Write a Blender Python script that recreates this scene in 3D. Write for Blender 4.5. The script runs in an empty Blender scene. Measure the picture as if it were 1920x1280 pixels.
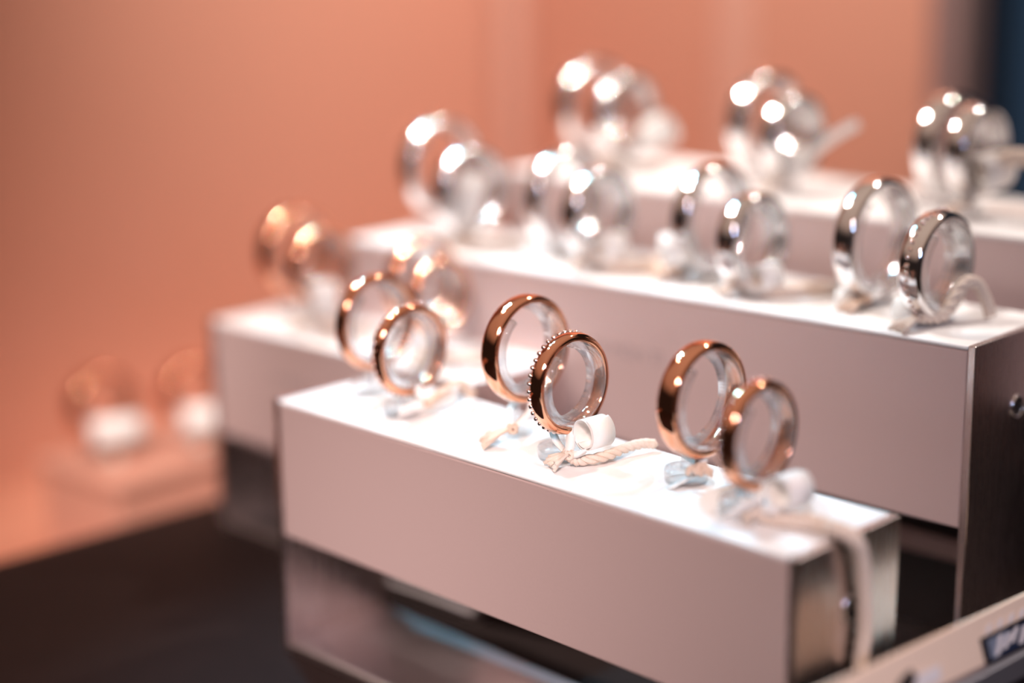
import bpy, bmesh, math, random
from mathutils import Vector, Matrix
random.seed(7)
S = 0.032                      # metres per layout unit (a large ring is about 22 mm across)
C = bpy.context.scene.collection
PI = math.pi

# ------------------------------------------------------------------ materials
def new_mat(name):
    m = bpy.data.materials.new(name); m.use_nodes = True
    return m, m.node_tree.nodes, m.node_tree.links
def pbsdf(name, col, rough=.5, metal=0.0, noise=0.0, scale=200.0, **kw):
    m, n, l = new_mat(name)
    b = n['Principled BSDF']
    b.inputs['Base Color'].default_value = (*col, 1)
    b.inputs['Roughness'].default_value = rough
    b.inputs['Metallic'].default_value = metal
    for k, v in kw.items(): b.inputs[k].default_value = v
    if noise:
        tc = n.new('ShaderNodeTexCoord'); t = n.new('ShaderNodeTexNoise'); t.inputs['Scale'].default_value = scale
        t.inputs['Detail'].default_value = 4
        r = n.new('ShaderNodeMapRange'); r.inputs['To Min'].default_value = 1 - noise; r.inputs['To Max'].default_value = 1 + noise
        mx = n.new('ShaderNodeMix'); mx.data_type = 'RGBA'; mx.blend_type = 'MULTIPLY'; mx.inputs['Factor'].default_value = 1
        mx.inputs['A'].default_value = (*col, 1)
        l.new(tc.outputs['Object'], t.inputs['Vector']); l.new(t.outputs['Fac'], r.inputs['Value'])
        l.new(r.outputs['Result'], mx.inputs['B']); l.new(mx.outputs['Result'], b.inputs['Base Color'])
    return m
def brushed(name, col, rough, vec):
    m, n, l = new_mat(name); b = n['Principled BSDF']
    b.inputs['Base Color'].default_value = (*col, 1); b.inputs['Metallic'].default_value = 1.0
    tc = n.new('ShaderNodeTexCoord'); mp = n.new('ShaderNodeMapping'); mp.inputs['Scale'].default_value = vec
    t = n.new('ShaderNodeTexNoise'); t.inputs['Scale'].default_value = 1.0; t.inputs['Detail'].default_value = 3
    r = n.new('ShaderNodeMapRange'); r.inputs['To Min'].default_value = rough - .06; r.inputs['To Max'].default_value = rough + .06
    bp = n.new('ShaderNodeBump'); bp.inputs['Strength'].default_value = .06; bp.inputs['Distance'].default_value = .0002
    l.new(tc.outputs['Object'], mp.inputs['Vector']); l.new(mp.outputs['Vector'], t.inputs['Vector'])
    l.new(t.outputs['Fac'], r.inputs['Value']); l.new(r.outputs['Result'], b.inputs['Roughness'])
    l.new(t.outputs['Fac'], bp.inputs['Height']); l.new(bp.outputs['Normal'], b.inputs['Normal'])
    return m
def acrylic(name):
    m, n, l = new_mat(name)
    n.remove(n['Principled BSDF']); out = n['Material Output']
    tr = n.new('ShaderNodeBsdfTransparent'); tr.inputs['Color'].default_value = (.99, .985, .985, 1)
    gl = n.new('ShaderNodeBsdfGlass'); gl.inputs['IOR'].default_value = 1.47; gl.inputs['Roughness'].default_value = .03
    gs = n.new('ShaderNodeBsdfGlossy'); gs.inputs['Roughness'].default_value = .05
    lw = n.new('ShaderNodeLayerWeight'); lw.inputs['Blend'].default_value = .28; fr = n.new('ShaderNodeMath'); fr.operation = 'MULTIPLY'; fr.inputs[1].default_value = .6; l.new(lw.outputs['Facing'], fr.inputs[0])
    m1 = n.new('ShaderNodeMixShader'); m1.inputs['Fac'].default_value = .07
    m2 = n.new('ShaderNodeMixShader'); m3 = n.new('ShaderNodeMixShader'); m3.inputs['Fac'].default_value = .15
    df = n.new('ShaderNodeBsdfTranslucent'); df.inputs['Color'].default_value = (.95, .93, .93, 1)
    l.new(m1.outputs[0], m3.inputs[1]); l.new(df.outputs[0], m3.inputs[2])
    l.new(tr.outputs[0], m1.inputs[1]); l.new(gl.outputs[0], m1.inputs[2])
    l.new(fr.outputs[0], m2.inputs['Fac']); l.new(m3.outputs[0], m2.inputs[1]); l.new(gs.outputs[0], m2.inputs[2])
    l.new(m2.outputs[0], out.inputs['Surface'])
    return m
M = dict(
    rose=pbsdf('rose_gold', (.86, .41, .25), .07, 1.0),
    silver=pbsdf('white_gold', (.84, .81, .80), .07, 1.0),
    gem=pbsdf('gem', (.86, .66, .60), .08, 1.0),
    acrylic=acrylic('clear_acrylic'),
    white=pbsdf('white_top', (.88, .87, .87), .55, 0, .015, 900),
    satin=pbsdf('satin_aluminium', (.64, .485, .465), .5, .25, .03, 2500),
    steel=brushed('brushed_steel', (.78, .68, .66), .27, (5000, 5000, 100)),
    steel_flat=brushed('brushed_steel_flat', (.74, .66, .66), .36, (100, 5000, 5000)),
    hole=pbsdf('dark_hole', (.012, .010, .010), .4),
    chrome=pbsdf('chrome', (.8, .8, .82), .12, 1.0),
    mat=pbsdf('dark_mat', (.015, .0075, .0065), .7, 0, .15, 120, **{'Specular IOR Level': .15}),
    copper_wall=pbsdf('copper_paint', (.60, .28, .195), .45, .0, .03, 14),
    copper_trim=pbsdf('pale_copper_paint', (.64, .345, .265), .45, .0, .03, 14),
    copper_floor=pbsdf('copper_floor', (.60, .26, .17), .45, .0, .04, 20),
    copper_block=pbsdf('copper_block', (.62, .31, .23), .4, .0, .02, 60),
    post=pbsdf('taupe_metal', (.34, .23, .22), .35, .4),
    navy=pbsdf('navy_paint', (.022, .068, .14), .6, 0, .1, 6),
    paper=pbsdf('white_paper', (.86, .82, .79), .7, 0, .03, 700),
    cotton=pbsdf('cotton_cord', (.74, .61, .52), .85, 0, .12, 3000),
    cord_warm=pbsdf('beige_cord', (.70, .52, .41), .85, 0, .12, 3000),
    card=pbsdf('cream_card', (.80, .70, .66), .7, 0, .02, 500),
    board=pbsdf('pale_board', (.93, .70, .55), .5, 0, .05, 90),
    black=pbsdf('black_print', (.012, .008, .010), .45),
    blue=pbsdf('blue_grey_foil', (.40, .46, .60), .3, .5),
    darkblue=pbsdf('dark_blue_foil', (.03, .045, .10), .3, .4),
    letter=pbsdf('white_print', (.85, .78, .78), .5),
    rail=pbsdf('silver_rail', (.66, .66, .74), .28, .9),
    ink=pbsdf('grey_ink', (.40, .32, .32), .55),
)

# ------------------------------------------------------------------ mesh helpers (layout units -> metres)
def vec(p): return Vector((p[0]*S, p[1]*S, p[2]*S))
def link(name, bm, mat, parent=None, smooth=False, bevel=0.0, seg=2):
    me = bpy.data.meshes.new(name)
    bmesh.ops.recalc_face_normals(bm, faces=bm.faces[:])
    bm.to_mesh(me); bm.free()
    if smooth:
        for p in me.polygons: p.use_smooth = True
    me.materials.append(M[mat])
    o = bpy.data.objects.new(name, me); C.objects.link(o)
    if parent: o.parent = parent
    if bevel:
        b = o.modifiers.new('bevel', 'BEVEL'); b.width = bevel*S; b.segments = seg; b.limit_method = 'ANGLE'
    return o
def thing(name, label, cat, loc, rotz=0.0, group=None):
    o = bpy.data.objects.new(name, None); C.objects.link(o)
    o.empty_display_size = .005
    o.location = vec(loc); o.rotation_euler = (0, 0, rotz)
    o['label'] = label; o['category'] = cat
    if group: o['group'] = group
    return o
def tag_it(o, label, cat, group=None):
    o['label'] = label; o['category'] = cat
    if group: o['group'] = group
    return o
def structure(o): o['kind'] = 'structure'; return o
def add_box(bm, lo, hi):
    vs = [bm.verts.new(vec((x, y, z))) for x in (lo[0], hi[0]) for y in (lo[1], hi[1]) for z in (lo[2], hi[2])]
    for f in ((0,1,3,2), (4,6,7,5), (0,4,5,1), (2,3,7,6), (0,2,6,4), (1,5,7,3)): bm.faces.new([vs[i] for i in f])
def box(lo, hi):
    bm = bmesh.new(); add_box(bm, lo, hi); return bm
def lathe(profile, axis='Z', n=64, a0=0.0, a1=2*PI, closed_profile=True, center=(0, 0, 0)):
    """profile: list of (h, r); h along axis"""
    bm = bmesh.new(); full = abs(a1 - a0 - 2*PI) < 1e-6
    cnt = n if full else n + 1
    rows = []
    for i in range(cnt):
        a = a0 + (a1 - a0)*i/n; c, s = math.cos(a), math.sin(a); row = []
        for h, r in profile:
            p = (h, r*c, r*s) if axis == 'X' else ((r*c, h, r*s) if axis == 'Y' else (r*c, r*s, h))
            row.append(bm.verts.new(vec((p[0]+center[0], p[1]+center[1], p[2]+center[2]))))
        rows.append(row)
    k = len(profile)
    for i in range(n):
        A, B = rows[i], rows[(i+1) % cnt]
        for j in range(k if closed_profile else k-1):
            bm.faces.new((A[j], A[(j+1) % k], B[(j+1) % k], B[j]))
    if not full and closed_profile:
        bm.faces.new(rows[0]); bm.faces.new(rows[-1][::-1])
    return bm
def frames(pts):
    pts = [Vector(p) for p in pts]; T = []
    for i in range(len(pts)):
        a = pts[max(i-1, 0)]; b = pts[min(i+1, len(pts)-1)]; T.append((b-a).normalized())
    up = Vector((0, 0, 1)) if abs(T[0].z) < .9 else Vector((1, 0, 0))
    N = (up - T[0]*up.dot(T[0])).normalized(); out = []
    for i, t in enumerate(T):
        N = (N - t*N.dot(t)).normalized(); out.append((pts[i], t, N, t.cross(N)))
    return out
def spline(pts, n):
    pts = [Vector(p) for p in pts]; P = [2*pts[0]-pts[1]] + pts + [2*pts[-1]-pts[-2]]; out = []
    segs = len(pts)-1
    for k in range(n+1):
        u = k/n*segs; i = min(int(u), segs-1); t = u-i
        a, b, c, d = P[i:i+4]
        out.append(.5*((2*b)+(c-a)*t+(2*a-5*b+4*c-d)*t*t+(3*b-a-3*c+d)*t*t*t))
    return out
def tube(bm, pts, r, n=8):
    fr = frames(pts); rows = []
    for i, (p, t, a, b) in enumerate(fr):
        ri = r(i/(len(fr)-1)) if callable(r) else r
        rows.append([bm.verts.new(vec(p + ri*(math.cos(2*PI*k/n)*a + math.sin(2*PI*k/n)*b))) for k in range(n)])
    for A, B in zip(rows, rows[1:]):
        for k in range(n): bm.faces.new((A[k], A[(k+1) % n], B[(k+1) % n], B[k]))
    bm.faces.new(rows[0][::-1]); bm.faces.new(rows[-1])
def rope(pts, R=.035, turns_per_unit=7.0, strands=3):
    """a twisted cord along pts"""
    L = sum((Vector(b)-Vector(a)).length for a, b in zip(pts, pts[1:]))
    n = max(24, int(L*70)); fr = frames(spline(pts, n)); bm = bmesh.new()
    for s in range(strands):
        q = []
        for i, (p, t, a, b) in enumerate(fr):
            w = 2*PI*(turns_per_unit*L*i/n + s/strands); q.append(p + R*.55*(math.cos(w)*a + math.sin(w)*b))
        tube(bm, q, R*.58, 6)
    return bm
def ribbon(bm, pts, width_dir, w, th=.006):
    """a thin strip with real thickness"""
    pts = [Vector(p) for p in pts]; fr = frames(pts); W = Vector(width_dir).normalized()*w/2; rows = []
    for p, t, a, b in fr:
        nrm = t.cross(W).normalized()*th/2
        rows.append([bm.verts.new(vec(q)) for q in (p-W-nrm, p+W-nrm, p+W+nrm, p-W+nrm)])
    for A, B in zip(rows, rows[1:]):
        for k in range(4): bm.faces.new((A[k], A[(k+1) % 4], B[(k+1) % 4], B[k]))
    bm.faces.new(rows[0][::-1]); bm.faces.new(rows[-1])
def text_mesh(name, body, size, mat, parent, loc, rot, shear=0.0, ext=.0):
    cu = bpy.data.curves.new(name, 'FONT'); cu.body = body; cu.size = size*S; cu.extrude = ext*S; cu.shear = shear; cu.align_x = 'LEFT'
    t = bpy.data.objects.new(name+'_tmp', cu); C.objects.link(t)
    bpy.context.view_layer.update()
    me = bpy.data.meshes.new_from_object(t.evaluated_get(bpy.context.evaluated_depsgraph_get()))
    bpy.data.objects.remove(t)
    me.materials.clear(); me.materials.append(M[mat])
    o = bpy.data.objects.new(name, me); C.objects.link(o); o.parent = parent
    o.location = vec(loc); o.rotation_euler = rot
    return o

# ------------------------------------------------------------------ setting
MATZ, FLOORZ = -.10, -1.30
structure(link('floor', box((-8.6, -9, FLOORZ-.2), (14, 15, FLOORZ)), 'copper_floor'))
structure(link('wall_left', box((-8.6, -2, FLOORZ), (-8.3, 10.8, 14)), 'copper_wall'))
structure(link('wall_back', box((-8.3, 10.5, FLOORZ), (-1.40, 10.8, 14)), 'copper_wall'))
structure(link('trim_1', box((-8.3, 10.1, FLOORZ), (-7.95, 10.5, 14)), 'copper_trim', bevel=.12, seg=3))
structure(link('trim_2', box((-4.55, 10.42, FLOORZ), (-4.0, 10.5, 14)), 'copper_trim', bevel=.03))
structure(link('trim_3', box((-1.40, 10.35, FLOORZ), (-.97, 10.85, 14)), 'post', bevel=.05))
structure(link('wall_far', box((-6, 15, FLOORZ), (14, 15.3, 14)), 'navy'))
pl = link('counter_mat', box((-3.12, -6.5, FLOORZ), (12, 9.6, MATZ)), 'mat', bevel=.02)
structure(pl)

# ------------------------------------------------------------------ display blocks
def display_block(label, loc, rotz, L, D, H, hp, text=None, base_y=(0.0, None), back=False):
    t = thing('display_block', label, 'display stand', loc, rotz, 'white topped metal ring display blocks')
    th = .055
    link('body', box((th, .004, H-hp), (L-th, D-.004, H-.03)), 'satin', t, bevel=.012)
    link('top_plate', box((th, .0, H-.03), (L-th, D, H)), 'white', t, bevel=.012)
    b0, b1 = base_y[0], base_y[1] or D
    link('base_plate', box((th, b0, 0.0), (L-th, b1, .07)), 'steel_flat', t, bevel=.025, seg=3)
    if back:
        link('shade_panel', box((th, D-.04, .07), (L-th, D, H-hp)), 'hole', t)  # near-black sheet added so the opening looks dark inside
        link('back_rail', box((th, D-.16, (H-hp)*.52), (L-th, D-.042, (H-hp)*.64)), 'satin', t, bevel=.02)
    for x0 in (0.0, L-th):
        link('side_plate', box((x0, 0, 0), (x0+th, D, H+.004)), 'steel', t, bevel=.007, seg=2)
    for sx, x0 in ((1, L), (-1, 0.0)):
        ring = lathe([(0, .088), (0, .06), (.012, .06), (.012, .074), (.006, .088)], 'X', 32, center=(x0, D*.53, H-hp*.42))
        if sx < 0:
            for v in ring.verts: v.co.x = 2*x0*S - v.co.x
        sc = link('screw', ring, 'chrome', t, True)
        hole = lathe([(0, .0001), (.004*sx, .0001), (.004*sx, .061), (0, .061)], 'X', 32, center=(x0, D*.53, H-hp*.42))
        link('socket', hole, 'hole', sc)
    if text:
        for body, x, z, size in text:
            text_mesh('lettering', body, size, 'ink', t, (x, .0035, z), (PI/2, 0, 0), ext=.0015)
    return t
MZ = MATZ
AH, CH, BH, DH = 1.781, 1.747, 2.419, 2.853
display_block('front white topped metal display block holding three pairs of rose gold rings', (0, 0, MZ), 0, 4.511, .95, AH-MZ, 1.0)
display_block('white topped metal display block at left behind the front one, with rose gold rings',
              (-2.535, 1.221, MZ), .0266, 3.216, 1.02, CH-MZ, 1.0, text=[('DI MON', .86, 1.44, .11)], back=True)
BX, BY, BW = 4.103, 2.355, .0378
display_block('large white topped metal display block behind the front one, with four pairs of silver rings',
              (BX-5.897*math.cos(BW), BY-5.897*math.sin(BW), MZ), BW, 5.897, 1.11, BH-MZ, 1.2, text=[('DI MON TI', 2.76, 1.98, .14)], back=True)
display_block('rearmost white topped metal display block, its rings the most blurred',
              (-1.53, 3.745, MZ), .008, 6.2, 1.5, DH-MZ, 1.2, back=True)
# low copper coloured block beyond the mat's edge
o = thing('display_plinth', 'low copper coloured display block beyond the dark mat at far left', 'display stand', (-5.0, 2.0, FLOORZ), .09)
link('body', box((-.62, -.75, 0), (.6, 1.0, 1.02)), 'copper_block', o, bevel=.05, seg=4)
link('top_plate', box((-.66, -.79, 1.02), (.64, 1.04, 1.16)), 'copper_block', o, bevel=.04, seg=4)

# ------------------------------------------------------------------ rings and stands
def ring_band(Ro, w, th, mat, parent):
    prof = []; n = 14
    for k in range(n+1):                                    # convex outside
        u = -1 + 2*k/n
        prof.append((u*w/2, Ro - .30*th*abs(u)**2.6 - (.25*th if abs(u) > .99 else 0)))
    for k in range(9):                                      # gently domed inside
        u = 1 - 2*k/8
        prof.append((u*w/2*.98, Ro - th + .16*th*abs(u)**3))
    return link('band', lathe(prof, 'X', 128), mat, parent, True)
gem_me = None
def finger_ring(label, loc, D, w, mat, group, gems=0, gem_x=0.0, gem_r=.014, th=.055, rotz=0.0):
    global gem_me
    t = thing('finger_ring', label, 'ring', loc, rotz, group)
    ring_band(D/2, w, th, mat, t)
    if gems:
        if gem_me is None:
            bm = bmesh.new(); bmesh.ops.create_icosphere(bm, subdivisions=2, radius=S)
            gem_me = bpy.data.meshes.new('gemstone'); bm.to_mesh(gem_me); bm.free()
            for p in gem_me.polygons: p.use_smooth = True
            gem_me.materials.append(M['gem'])
        for k in range(gems):
            a = 2*PI*k/gems
            g = bpy.data.objects.new('gemstone', gem_me); C.objects.link(g); g.parent = t
            rr = D/2 - abs(gem_x)*.3 + gem_r*.25
            g.location = vec((gem_x, rr*math.cos(a), rr*math.sin(a))); g.scale = (gem_r,)*3
    return t
def ring_stand(label, loc, D, w, hc, group, th=.055, rotz=0.0, k=1.0):
    """clear C-shaped cuff on a post and a round foot; loc is on the block top, below the ring's centre"""
    t = thing('ring_stand', label, 'ring stand', loc, rotz, group)
    Ri = D/2 - th - .003; x0, x1 = -w/2-.012, w/2+.02
    prof = [(x0, Ri), (x1-.01, Ri), (x1, Ri-.01), (x1, Ri-.035), (x1-.01, Ri-.045), (x0, Ri-.045)]
    # gap of the C at the top, leaning to the front
    link('cuff', lathe(prof, 'X', 72, math.radians(128), math.radians(128+312), center=(0, 0, hc)), 'acrylic', t, True)
    bx = x0 - .03
    link('base', lathe([(0, .0001), (0, .125*k), (.035, .135*k), (.07, .135*k), (.085, .125*k), (.085, .0001)], 'Z', 48, center=(bx, 0, 0)), 'acrylic', t, True)
    bm = bmesh.new()
    tube(bm, spline([(bx, 0, .085), (bx, 0, hc-D/2-.01), (bx, 0, hc-Ri-.01), (bx+.02, 0, hc-Ri+.022), (bx+.09, 0, hc-Ri+.03)], 20), lambda u: .04*k*(1-.6*min(1, u*1.4)), 16)
    link('post', bm, 'acrylic', t, True)
    return t

# ------------------------------------------------------------------ price tags
def price_tag(label, loc, group, rotz=0.0, ring_bottom=None, knot=(0, 0, .09), roll=None, roll_axis=(0.15, 1, .05), roll_r=.1, roll_len=.17,
              tassel=(-.06, -.17, -.085), cord=None, cord_r=.035, slip=None, cord_mat='cotton', hi=True):
    """all coordinates are local to loc"""
    t = thing('price_tag', label, 'price tag', loc, rotz, group)
    K = Vector(knot)
    if roll:                                                # a rolled-up paper label: a spiral sheet
        c = Vector(roll); ax = Vector(roll_axis).normalized()
        e1 = ax.cross(Vector((0, 0, 1))).normalized(); e2 = ax.cross(e1); n = 56; pts = []
        for k in range(n+1):
            a = -1.2 + 2*PI*1.55*k/n; r = roll_r*(1-.22*k/n); pts.append(c + r*(math.cos(a)*e1 + math.sin(a)*e2))
        bm = bmesh.new(); ribbon(bm, pts, ax, roll_len, .007); link('paper_roll', bm, 'paper', t, True)
    if ring_bottom:                                         # two strips from the knot round the foot of the ring
        B = Vector(ring_bottom); bm = bmesh.new()
        ribbon(bm, spline([K, K.lerp(B, .5)+Vector((.03, -.02, .0)), B+Vector((.035, -.02, .0)), B+Vector((.02, .0, .05))], 14), (.75, .66, 0), .055, .006)
        ribbon(bm, spline([K, K.lerp(B, .5)+Vector((-.10, .0, -.01)), B+Vector((-.17, .02, -.01))], 12), (.75, .66, 0), .05, .006)
        if roll: ribbon(bm, spline([K, K.lerp(Vector(roll), .5)+Vector((.03, -.05, -.05)), Vector(roll)+Vector((.0, -.06, -roll_r))], 12), (.4, .3, .8), .055, .006)
        link('paper_strip', bm, 'paper', t, True)
    bm = bmesh.new()                                        # the knot: wound cord
    q = [K + Vector((.026*math.cos(a)+.008*math.cos(3*a), .022*math.sin(a), .022*math.sin(2.5*a))) for a in [2*PI*2.5*k/60 for k in range(61)]]
    tube(bm, q, .012, 6); link('knot', bm, cord_mat, t, True)
    if tassel:
        E = K + Vector(tassel); d = (E-K); side = Vector((-d.y, d.x, 0)).normalized()
        bm = bmesh.new(); rnd = random.Random(5)
        for k in range(26 if hi else 10):
            s = (rnd.random()-.5)*.16; z = rnd.random()*.045; f = .85+.25*rnd.random()
            tube(bm, spline([K, K+d*.35+side*s*.45+Vector((0, 0, .025)), K+d*f+side*s+Vector((0, 0, z))], 6), .011 if hi else .017, 5)
        link('tassel', bm, cord_mat, t, True)
    if cord: link('cord', rope(cord, cord_r), cord_mat, t, True)
    if slip:                                                # a loose flat slip of paper: list of points, width dir, width
        bm = bmesh.new(); ribbon(bm, spline(slip[0], 16), slip[1], slip[2], .008); link('paper_slip', bm, 'paper', t, True)
    return t

GA, GC, GB, GD, GP = ('rose gold rings on the front block', 'rose gold rings on the left block', 'silver rings on the large block', 'silver rings on the rearmost block', 'rings on the low copper block')
def ring_on(label, x, y, zc, ztop, D, w, mat, group, sg, gems=0, gem_x=0.0, gem_r=.014, rotz=0.0, k=1.0):
    finger_ring(label, (x, y, zc), D, w, mat, group, gems, gem_x, gem_r, rotz=rotz, th=.055*k)
    ring_stand('clear acrylic stand holding the ' + sg, (x, y, ztop), D, w, zc-ztop, 'clear acrylic ring stands', rotz=rotz, th=.055*k, k=k)

# front block
ring_on('larger plain rose gold ring of the left pair on the front block', .487, .55, 2.315, AH, .68, .10, 'rose', GA, 'larger ring of the front block left pair')
ring_on('smaller stone-set rose gold ring of the left pair on the front block', 1.068, .35, 2.252, AH, .62, .095, 'rose', GA, 'smaller ring of the front block left pair', 40, .0, .013)
ring_on('larger plain wide rose gold ring of the middle pair on the front block', 1.914, .60, 2.360, AH, .705, .135, 'rose', GA, 'larger ring of the front block middle pair')
ring_on('sharp rose gold ring with a beaded stone edge, front ring of the middle pair', 2.492, .40, 2.276, AH, .635, .10, 'rose', GA, 'small beaded ring of the front block middle pair', 40, -.04, .017)
ring_on('larger plain wide rose gold ring of the right pair on the front block', 3.368, .60, 2.304, AH, .70, .14, 'rose', GA, 'larger ring of the front block right pair')
ring_on('smaller sparkling rose gold ring of the right pair on the front block', 3.928, .40, 2.249, AH, .63, .115, 'rose', GA, 'smaller ring of the front block right pair', 44, -.02, .012)
# left block
ring_on('larger blurred rose gold ring at the left end of the left block', -2.07, 1.82, 2.32, CH, .74, .18, 'rose', GC, 'larger ring at the left end of the left block')
ring_on('smaller blurred rose gold ring at the left end of the left block', -1.49, 1.62, 2.29, CH, .64, .15, 'rose', GC, 'smaller ring at the left end of the left block')
ring_on('larger rose gold ring of the left block, just behind the front block\'s left pair', -.497, 1.84, 2.274, CH, .70, .15, 'rose', GC, 'larger ring at the right of the left block')
ring_on('smaller rose gold ring of the left block, just behind the front block\'s left pair', -.053, 1.62, 2.25, CH, .60, .13, 'rose', GC, 'smaller ring at the right of the left block')
# large block
for nm, (lx, ly, lz, lD), (sx, sy, sz, sD), gm in (
        ('leftmost', (-1.34, 2.823, 3.0, .82), (-.73, 2.588, 2.88, .72), 0),
        ('second from left', (.074, 2.88, 2.86, .82), (.652, 2.643, 2.834, .72), 0),
        ('third from left', (1.53, 2.935, 2.855, .83), (2.09, 2.698, 2.79, .70), 0),
        ('rightmost', (2.921, 2.992, 2.865, .86), (3.551, 2.756, 2.807, .72), 44)):
    ring_on('larger silver ring of the %s pair on the large block' % nm, lx, ly, lz, BH, lD, .165, 'silver', GB, 'larger ring of %s pair on the large block' % nm, k=1.15)
    ring_on('smaller silver ring of the %s pair on the large block' % nm, sx, sy, sz, BH, sD, .17, 'silver', GB, 'smaller ring of %s pair on the large block' % nm, gm, 0, .014, k=1.15)
# rearmost block
for nm, (lx, ly, lz, lD), (sx, sy, sz, sD) in (
        ('left', (-1.282, 4.645, 3.373, .84), (-.621, 4.345, 3.349, .74)),
        ('middle', (.689, 4.645, 3.36, .84), (1.187, 4.345, 3.309, .70)),
        ('right', (2.45, 4.645, 3.32, .80), (2.86, 4.345, 3.34, .70))):
    ring_on('larger blurred silver ring of the %s pair on the rearmost block' % nm, lx, ly, lz, DH, lD, .2, 'silver', GD, 'larger ring of the %s pair on the rearmost block' % nm, k=1.15)
    ring_on('smaller blurred silver ring of the %s pair on the rearmost block' % nm, sx, sy, sz, DH, sD, .18, 'silver', GD, 'smaller ring of the %s pair on the rearmost block' % nm, k=1.15)
# low copper block
PZ = FLOORZ + 1.16
ring_on('very blurred rose gold ring at the left of the low copper block', -5.05, 1.62, .42, PZ, .72, .2, 'rose', GP, 'left ring of the low copper block')
ring_on('very blurred rose gold ring at the right of the low copper block', -4.80, 2.52, .40, PZ, .72, .2, 'rose', GP, 'right ring of the low copper block')

# ------------------------------------------------------------------ tags
GT = 'paper price tags tied to the rings'
price_tag('rolled white paper tag with a tassel and twisted cord on the sharp beaded ring', (2.54, .33, AH), GT,
          knot=(.045, -.04, .085), ring_bottom=(-.03, .045, .19), roll=(.125, .10, .215), roll_r=.105, roll_len=.17,
          tassel=(-.05, -.11, -.075), cord=[(.045, -.03, .07), (.08, .02, .04), (.16, .17, .055), (.15, .36, .06), (.17, .50, .06), (.20, .585, .045)], cord_r=.031)
price_tag('rolled white paper tag on the right pair, its cord hanging over the block end', (3.99, .33, AH), GT,
          knot=(.02, -.05, .10), ring_bottom=(-.04, .05, .17), roll=(.16, .07, .20), roll_r=.105, roll_len=.18,
          tassel=(-.03, -.06, -.09), cord=[(.02, -.04, .08), (.06, .0, .045), (.19, .03, .045), (.33, .075, .05), (.49, .06, .055), (.575, .09, .015), (.585, .15, -.09), (.575, .20, -.30), (.575, .225, -.54), (.575, .19, -.76)],
          cord_r=.045, slip=([(-.10, -.10, .012), (-.02, -.13, .09), (.06, -.10, .16)], (.7, .5, .1), .12))
price_tag('small beige knotted tag with loose ends at the larger ring of the middle pair', (1.93, .42, AH), GT,
          knot=(.10, -.06, .12), ring_bottom=(.03, .16, .20), tassel=(-.12, -.15, -.11), cord_mat='cord_warm',
          slip=([(-.03, -.10, .01), (-.10, -.12, .05), (-.12, -.07, .10)], (.5, .6, .2), .09))
price_tag('folded white paper tag with a cord lying beside the left pair of rings', (1.14, .36, AH), GT,
          knot=(.07, .02, .13), ring_bottom=(-.04, .02, .18), tassel=None, cord_mat='cord_warm',
          slip=([(-.10, -.10, .012), (.02, .10, .10), (.05, .30, .13)], (.45, -.2, .9), .17),
          cord=[(.07, .02, .13), (.03, .28, .18), (-.02, .42, .15), (-.04, .52, .06)], cord_r=.035)
price_tag('thin card tag leaning at the foot of the larger right ring on front block', (3.30, .48, AH), GT,
          knot=(.10, .08, .13), ring_bottom=(.06, .12, .19), tassel=(.03, -.05, -.05), cord_mat='cord_warm',
          slip=([(-.01, -.08, .008), (.0, .03, .03), (.02, .14, .06)], (.9, .1, .35), .10))
# left block
price_tag('blurred white tag on the left end pair of the left block', (-1.45, 1.50, CH), GT, roll=(.08, .0, .33), roll_r=.13, roll_len=.24,
          knot=(0, 0, .12), ring_bottom=(-.04, .10, .22), cord=[(0, 0, .12), (.14, .06, .06), (.30, .16, .06), (.42, .3, .05)], hi=False)
price_tag('blurred pale tag behind the front block left pair, on the left block', (.02, 1.50, CH), GT,
          knot=(0, 0, .1), ring_bottom=(-.06, .08, .2), cord=[(0, 0, .1), (.16, .14, .05), (.3, .3, .05)], hi=False)
# large block
price_tag('tall blurred white roll tag beside the leftmost silver pair', (-.68, 2.46, BH), GT, roll=(.0, .05, .40), roll_axis=(.25, .2, 1), roll_r=.14, roll_len=.42,
          knot=(-.02, 0, .1), ring_bottom=(-.06, .10, .14), tassel=(.1, -.12, -.09), cord=[(0, 0, .1), (.2, .12, .05), (.4, .3, .05)], hi=False)
price_tag('blurred cream tag beside the second silver pair from left', (.72, 2.50, BH), GT, roll=(.14, .02, .2), roll_r=.12, roll_len=.22,
          knot=(0, 0, .1), ring_bottom=(-.06, .10, .1), cord=[(0, 0, .1), (.22, .06, .05), (.42, .2, .07), (.62, .42, .06)], cord_r=.06, hi=False)
price_tag('blurred beige tag under the larger ring of the third silver pair', (1.45, 2.62, BH), GT, roll=(.02, .0, .26), roll_r=.13, roll_len=.22, roll_axis=(.9, .4, .2),
          knot=(-.05, .05, .1), ring_bottom=(.0, .26, .1), cord_mat='cord_warm', cord=[(0, 0, .1), (-.2, .1, .06), (-.36, .26, .06)], cord_r=.05, hi=False)
price_tag('blurred cream tag under the smaller ring of the third silver pair', (2.12, 2.54, BH), GT, roll=(.16, .05, .16), roll_r=.1, roll_len=.2,
          knot=(0, 0, .1), ring_bottom=(-.05, .10, .1), cord=[(0, 0, .1), (.2, .12, .05), (.34, .36, .05), (.5, .6, .05)], cord_r=.05, hi=False)
price_tag('cream knotted cord tag under the smaller ring of the rightmost silver pair', (3.58, 2.58, BH), GT, roll=(-.10, .02, .1), roll_r=.075, roll_len=.22, roll_axis=(1, .1, 0),
          knot=(.0, -.04, .08), ring_bottom=(-.02, .12, .1), cord=[(0, -.04, .08), (.05, .16, .07), (.08, .34, .25), (.12, .44, .24), (.17, .48, .12), (.19, .50, .04)], cord_r=.04)
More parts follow.
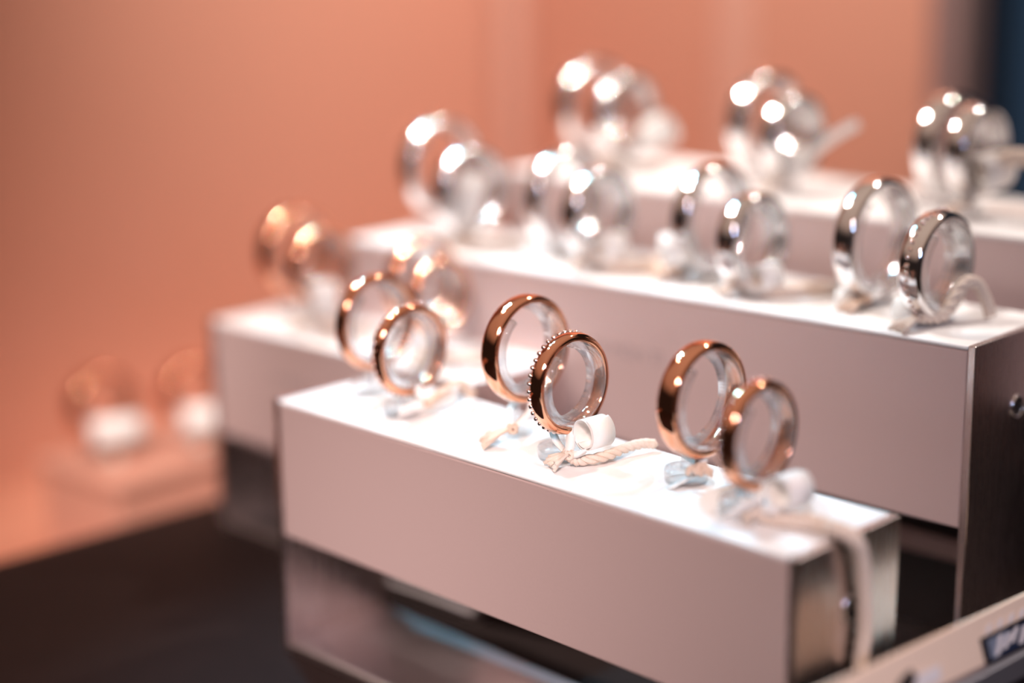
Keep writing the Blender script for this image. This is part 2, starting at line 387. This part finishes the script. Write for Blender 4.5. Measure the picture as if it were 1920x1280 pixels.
price_tag('small beige tag under the larger ring of the rightmost silver pair', (2.95, 2.78, BH), GT, roll=(-.08, -.02, .07), roll_r=.06, roll_len=.16, roll_axis=(.8, .3, 0),
          knot=(.06, -.02, .08), ring_bottom=(.0, .20, .1), cord_mat='cord_warm')
# rearmost block
price_tag('blurred white roll tag right of the left rear silver pair', (-.56, 4.20, DH), GT, roll=(.30, .16, .36), roll_axis=(.8, .3, .5), roll_r=.14, roll_len=.28,
          knot=(0, 0, .12), ring_bottom=(-.05, .12, .2), cord=[(0, 0, .12), (.2, .1, .06), (.36, .2, .06)], hi=False)
price_tag('long blurred white tag pointing up right from the middle rear pair', (1.22, 4.20, DH), GT, roll=(.0, .05, .26), roll_r=.13, roll_len=.24,
          knot=(0, 0, .12), ring_bottom=(-.05, .12, .14), slip=([(.02, .02, .14), (.22, .10, .36), (.42, .16, .52), (.56, .20, .60)], (.4, -.8, .45), .20), hi=False)
price_tag('blurred white roll tag with cord at the right rear silver pair', (2.90, 4.20, DH), GT, roll=(.12, .02, .36), roll_r=.15, roll_len=.3,
          knot=(0, 0, .12), ring_bottom=(-.05, .12, .2), cord=[(.1, 0, .36), (.25, .05, .46), (.4, .1, .47), (.6, .2, .42), (.7, .3, .2), (.74, .36, .05)], cord_r=.06, hi=False)
# low copper block
price_tag('white tag block in front of the left ring on the low copper block', (-4.78, 1.60, PZ), GT, roll=(.0, .0, .34), roll_axis=(.5, 1, 0), roll_r=.16, roll_len=.48, knot=(0, 0, .1), tassel=(.05, -.1, -.08), hi=False)
price_tag('white tag block in front of the right ring on the low copper block', (-4.56, 2.46, PZ), GT, roll=(.0, .0, .32), roll_axis=(.5, 1, 0), roll_r=.16, roll_len=.42, knot=(0, 0, .1), tassel=(.05, -.1, -.08), hi=False)
# white card put in for a cool light patch, then a pale card
o = link('card_or_light_patch', box((-.38, -.2, 0), (.38, .2, .012)), 'white'); o.location = vec((-.42, 2.56, BH)); o.rotation_euler = (0, 0, .1)
tag_it(o, 'white card standing in for a patch of cool light on the large block', 'card')
o = link('card_or_light_patch', box((-.28, -.2, 0), (.3, .22, .012)), 'card'); o.location = vec((3.05, 4.72, DH+.001)); o.rotation_euler = (0, 0, .5)
tag_it(o, 'pale card lying on the rearmost block behind its right pair', 'card')

# ------------------------------------------------------------------ label strip in the right foreground
t = thing('label_strip', 'pale board label strip on a silver rail in the right foreground', 'label strip', (4.93, .8, MATZ), 0)
y0, y1 = -1.9, 2.0
def slab(name, pts, mat, parent, bevel=0.0):
    """prism of an XZ outline running along Y"""
    bm = bmesh.new(); A = [bm.verts.new(vec((x, y0, z+.02-.035*y0*(z > .3)))) for x, z in pts]; B = [bm.verts.new(vec((x, y1, z+.02-.035*y1*(z > .3)))) for x, z in pts]
    n = len(pts)
    for i in range(n): bm.faces.new((A[i], A[(i+1) % n], B[(i+1) % n], B[i]))
    bm.faces.new(A[::-1]); bm.faces.new(B)
    return link(name, bm, mat, parent, bevel=bevel)
TOPZ, BOTZ = 1.345, 1.075          # face of the board leans back
face_top, face_bot = (0.0, TOPZ), (.09, BOTZ)
slab('board', [(-.02, TOPZ), face_top, face_bot, (.03, BOTZ-.03), (-.20, BOTZ-.03)], 'board', t, bevel=.006)
slab('rail', [(.035, BOTZ-.035), (.035, BOTZ-.005), (.125, BOTZ-.005), (.15, BOTZ-.13), (.06, BOTZ-.14)], 'rail', t, bevel=.01)
slab('bracket', [(.05, -.02), (.13, -.02), (.13, BOTZ-.15), (.06, BOTZ-.15)], 'black', t)
fx = Vector((.09, 0, BOTZ-TOPZ)); fn = Vector((-(BOTZ-TOPZ), 0, .09)).normalized()
def on_face(y, u, h=.004):           # u: 0 top edge .. 1 bottom edge
    return Vector((0, y, TOPZ+.02-.035*y)) + fx*u + fn*h
def face_patch(name, quad, mat, parent, h=.004):
    bm = bmesh.new(); lo = [on_face(y, u, .0005) for y, u in quad]; hi = [on_face(y, u, h) for y, u in quad]
    A = [bm.verts.new(vec(p)) for p in lo]; B = [bm.verts.new(vec(p)) for p in hi]; n = len(quad)
    for i in range(n): bm.faces.new((A[i], A[(i+1) % n], B[(i+1) % n], B[i]))
    bm.faces.new(A[::-1]); bm.faces.new(B)
    return link(name, bm, mat, parent)
BD0 = .28
bd = face_patch('badge', [(BD0, .42), (1.6, .42), (1.6, .98), (BD0, .98)], 'black', t, .004)
face_patch('badge_field', [(BD0+.05, .49), (1.6, .49), (1.6, .92), (BD0+.05, .92)], 'darkblue', bd, .006)
face_patch('badge_foil', [(BD0+.06, .50), (BD0+.30, .50), (BD0+.14, .88), (BD0+.06, .88)], 'blue', bd, .007)
for k in range(9):
    yy = BD0+.10+.085*k; face_patch('letter_stroke', [(yy+.08, .52+.04*(k % 2)), (yy+.13, .52+.04*(k % 2)), (yy+.05, .86-.05*(k % 3)), (yy, .86-.05*(k % 3))], 'letter', bd, .009)
for k in range(7):
    yy = BD0+.06+.12*k; face_patch('mark', [(yy+.05, .24), (yy+.09, .24), (yy+.05, .38), (yy, .38)], 'letter', t, .004)
face_patch('groove', [(-1.9, .92), (BD0, .92), (BD0, .99), (-1.9, .99)], 'post', t, .003)
face_patch('notch', [(-.50, .44), (-.40, .36), (-.36, .52), (-.46, .82), (-.68, .82)], 'black', t, .004)
face_patch('notch_plate', [(-.36, .52), (-.14, .52), (-.16, .80), (-.42, .80)], 'letter', t, .004)

# ------------------------------------------------------------------ light
def look(o, target): o.rotation_euler = (vec(target) - o.location).to_track_quat('-Z', 'Y').to_euler()
def spot(name, pos, target, power, col, size_deg, blend=.6, rad=.25):
    l = bpy.data.lights.new(name, 'SPOT'); l.energy = power; l.color = col; l.spot_size = math.radians(size_deg); l.spot_blend = blend; l.shadow_soft_size = rad*S
    o = bpy.data.objects.new(name, l); C.objects.link(o); o.location = vec(pos); look(o, target); return o
def area(name, pos, target, power, col, size):
    l = bpy.data.lights.new(name, 'AREA'); l.energy = power; l.color = col; l.size = size*S; l.shape = 'DISK'
    o = bpy.data.objects.new(name, l); C.objects.link(o); o.location = vec(pos); look(o, target); return o
for k, (dx, dy, dz) in enumerate(((0, 0, 0), (1.5, .7, .3), (.6, -1.3, .2))):
    spot('cool_lamp', (-11+dx, 3.2+dy, 16.5+dz), (1.3, .5, 1.8), (11.5, 9, 7)[k], (.22, .70, 1.0), 22, 1.0, .28)
spot('warm_lamp', (4.5, 10.5, 15), (1.0, 2.4, 2.2), 5, (1, .90, .83), 60, .8, .4)
spot('front_lamp', (-9, -1, 17), (.4, 3.0, 2.3), 22, (1, .90, .84), 24, 1.0, .32)
spot('camera_side_lamp', (12, -13, 13), (1.1, -.4, .7), 35, (1, .80, .76), 20, 1.0, 2.5)
spot('left_fill', (2, -8, 13), (-4.9, 2.0, 0), 13, (1, .86, .80), 21, 1.0, .6)  # unseen fill added to brighten the low copper block and left side
spot('blue_lamp', (16, -3, 7), (4.4, 1.6, 1.3), 1.7, (.42, .60, 1.0), 34, .9, .6)
spot('wall_lamp', (2, 4, 17), (-6.0, 10.0, 3), 18.5, (1, .95, .90), 66, 1.0, .8)
w = bpy.data.worlds.new('world'); bpy.context.scene.world = w; w.use_nodes = True
n, l = w.node_tree.nodes, w.node_tree.links
bg = n['Background']; tc = n.new('ShaderNodeTexCoord'); sp = n.new('ShaderNodeSeparateXYZ'); cr = n.new('ShaderNodeValToRGB'); mr = n.new('ShaderNodeMapRange')
mr.inputs['From Min'].default_value = -1; mr.inputs['From Max'].default_value = 1
l.new(tc.outputs['Generated'], sp.inputs[0]); l.new(sp.outputs['Z'], mr.inputs['Value']); l.new(mr.outputs['Result'], cr.inputs['Fac']); l.new(cr.outputs['Color'], bg.inputs['Color'])
e = cr.color_ramp.elements
e[0].position = .0; e[0].color = (.04, .025, .02, 1)
e[1].position = 1.0; e[1].color = (1.0, .74, .60, 1)
x = cr.color_ramp.elements.new(.60); x.color = (.035, .024, .022, 1)
x = cr.color_ramp.elements.new(.72); x.color = (.75, .50, .40, 1)
bg.inputs['Strength'].default_value = .56

# ------------------------------------------------------------------ camera
cd = bpy.data.cameras.new('camera'); cam = bpy.data.objects.new('camera', cd); C.objects.link(cam)
R_ = Vector((.70008, .71399, -.00984)); U_ = Vector((-.16323, .17343, .97122)); F_ = Vector((-.69515, .67833, -.23796))
mw = Matrix(((R_.x, U_.x, -F_.x, 0), (R_.y, U_.y, -F_.y, 0), (R_.z, U_.z, -F_.z, 0), (0, 0, 0, 1)))
mw.translation = vec((9.5516, -6.9763, 5.0414)); cam.matrix_world = mw
cd.sensor_width = 36; cd.lens = 3252.66/1920*36
cd.clip_start = .005; cd.clip_end = 20
cd.dof.use_dof = True; cd.dof.focus_distance = 10.56*S
cd.dof.aperture_fstop = cd.lens*.001/(.55*S)
cd.dof.aperture_blades = 0
sc = bpy.context.scene; sc.camera = cam
sc.view_settings.view_transform = 'Standard'; sc.view_settings.look = 'None'; sc.view_settings.gamma = 1; sc.view_settings.exposure = 0
sc.view_settings.use_curve_mapping = False
sc.cycles.max_bounces = 12; sc.cycles.transparent_max_bounces = 24
sc.cycles.caustics_refractive = False; sc.cycles.caustics_reflective = False
sc.cycles.use_denoising = True
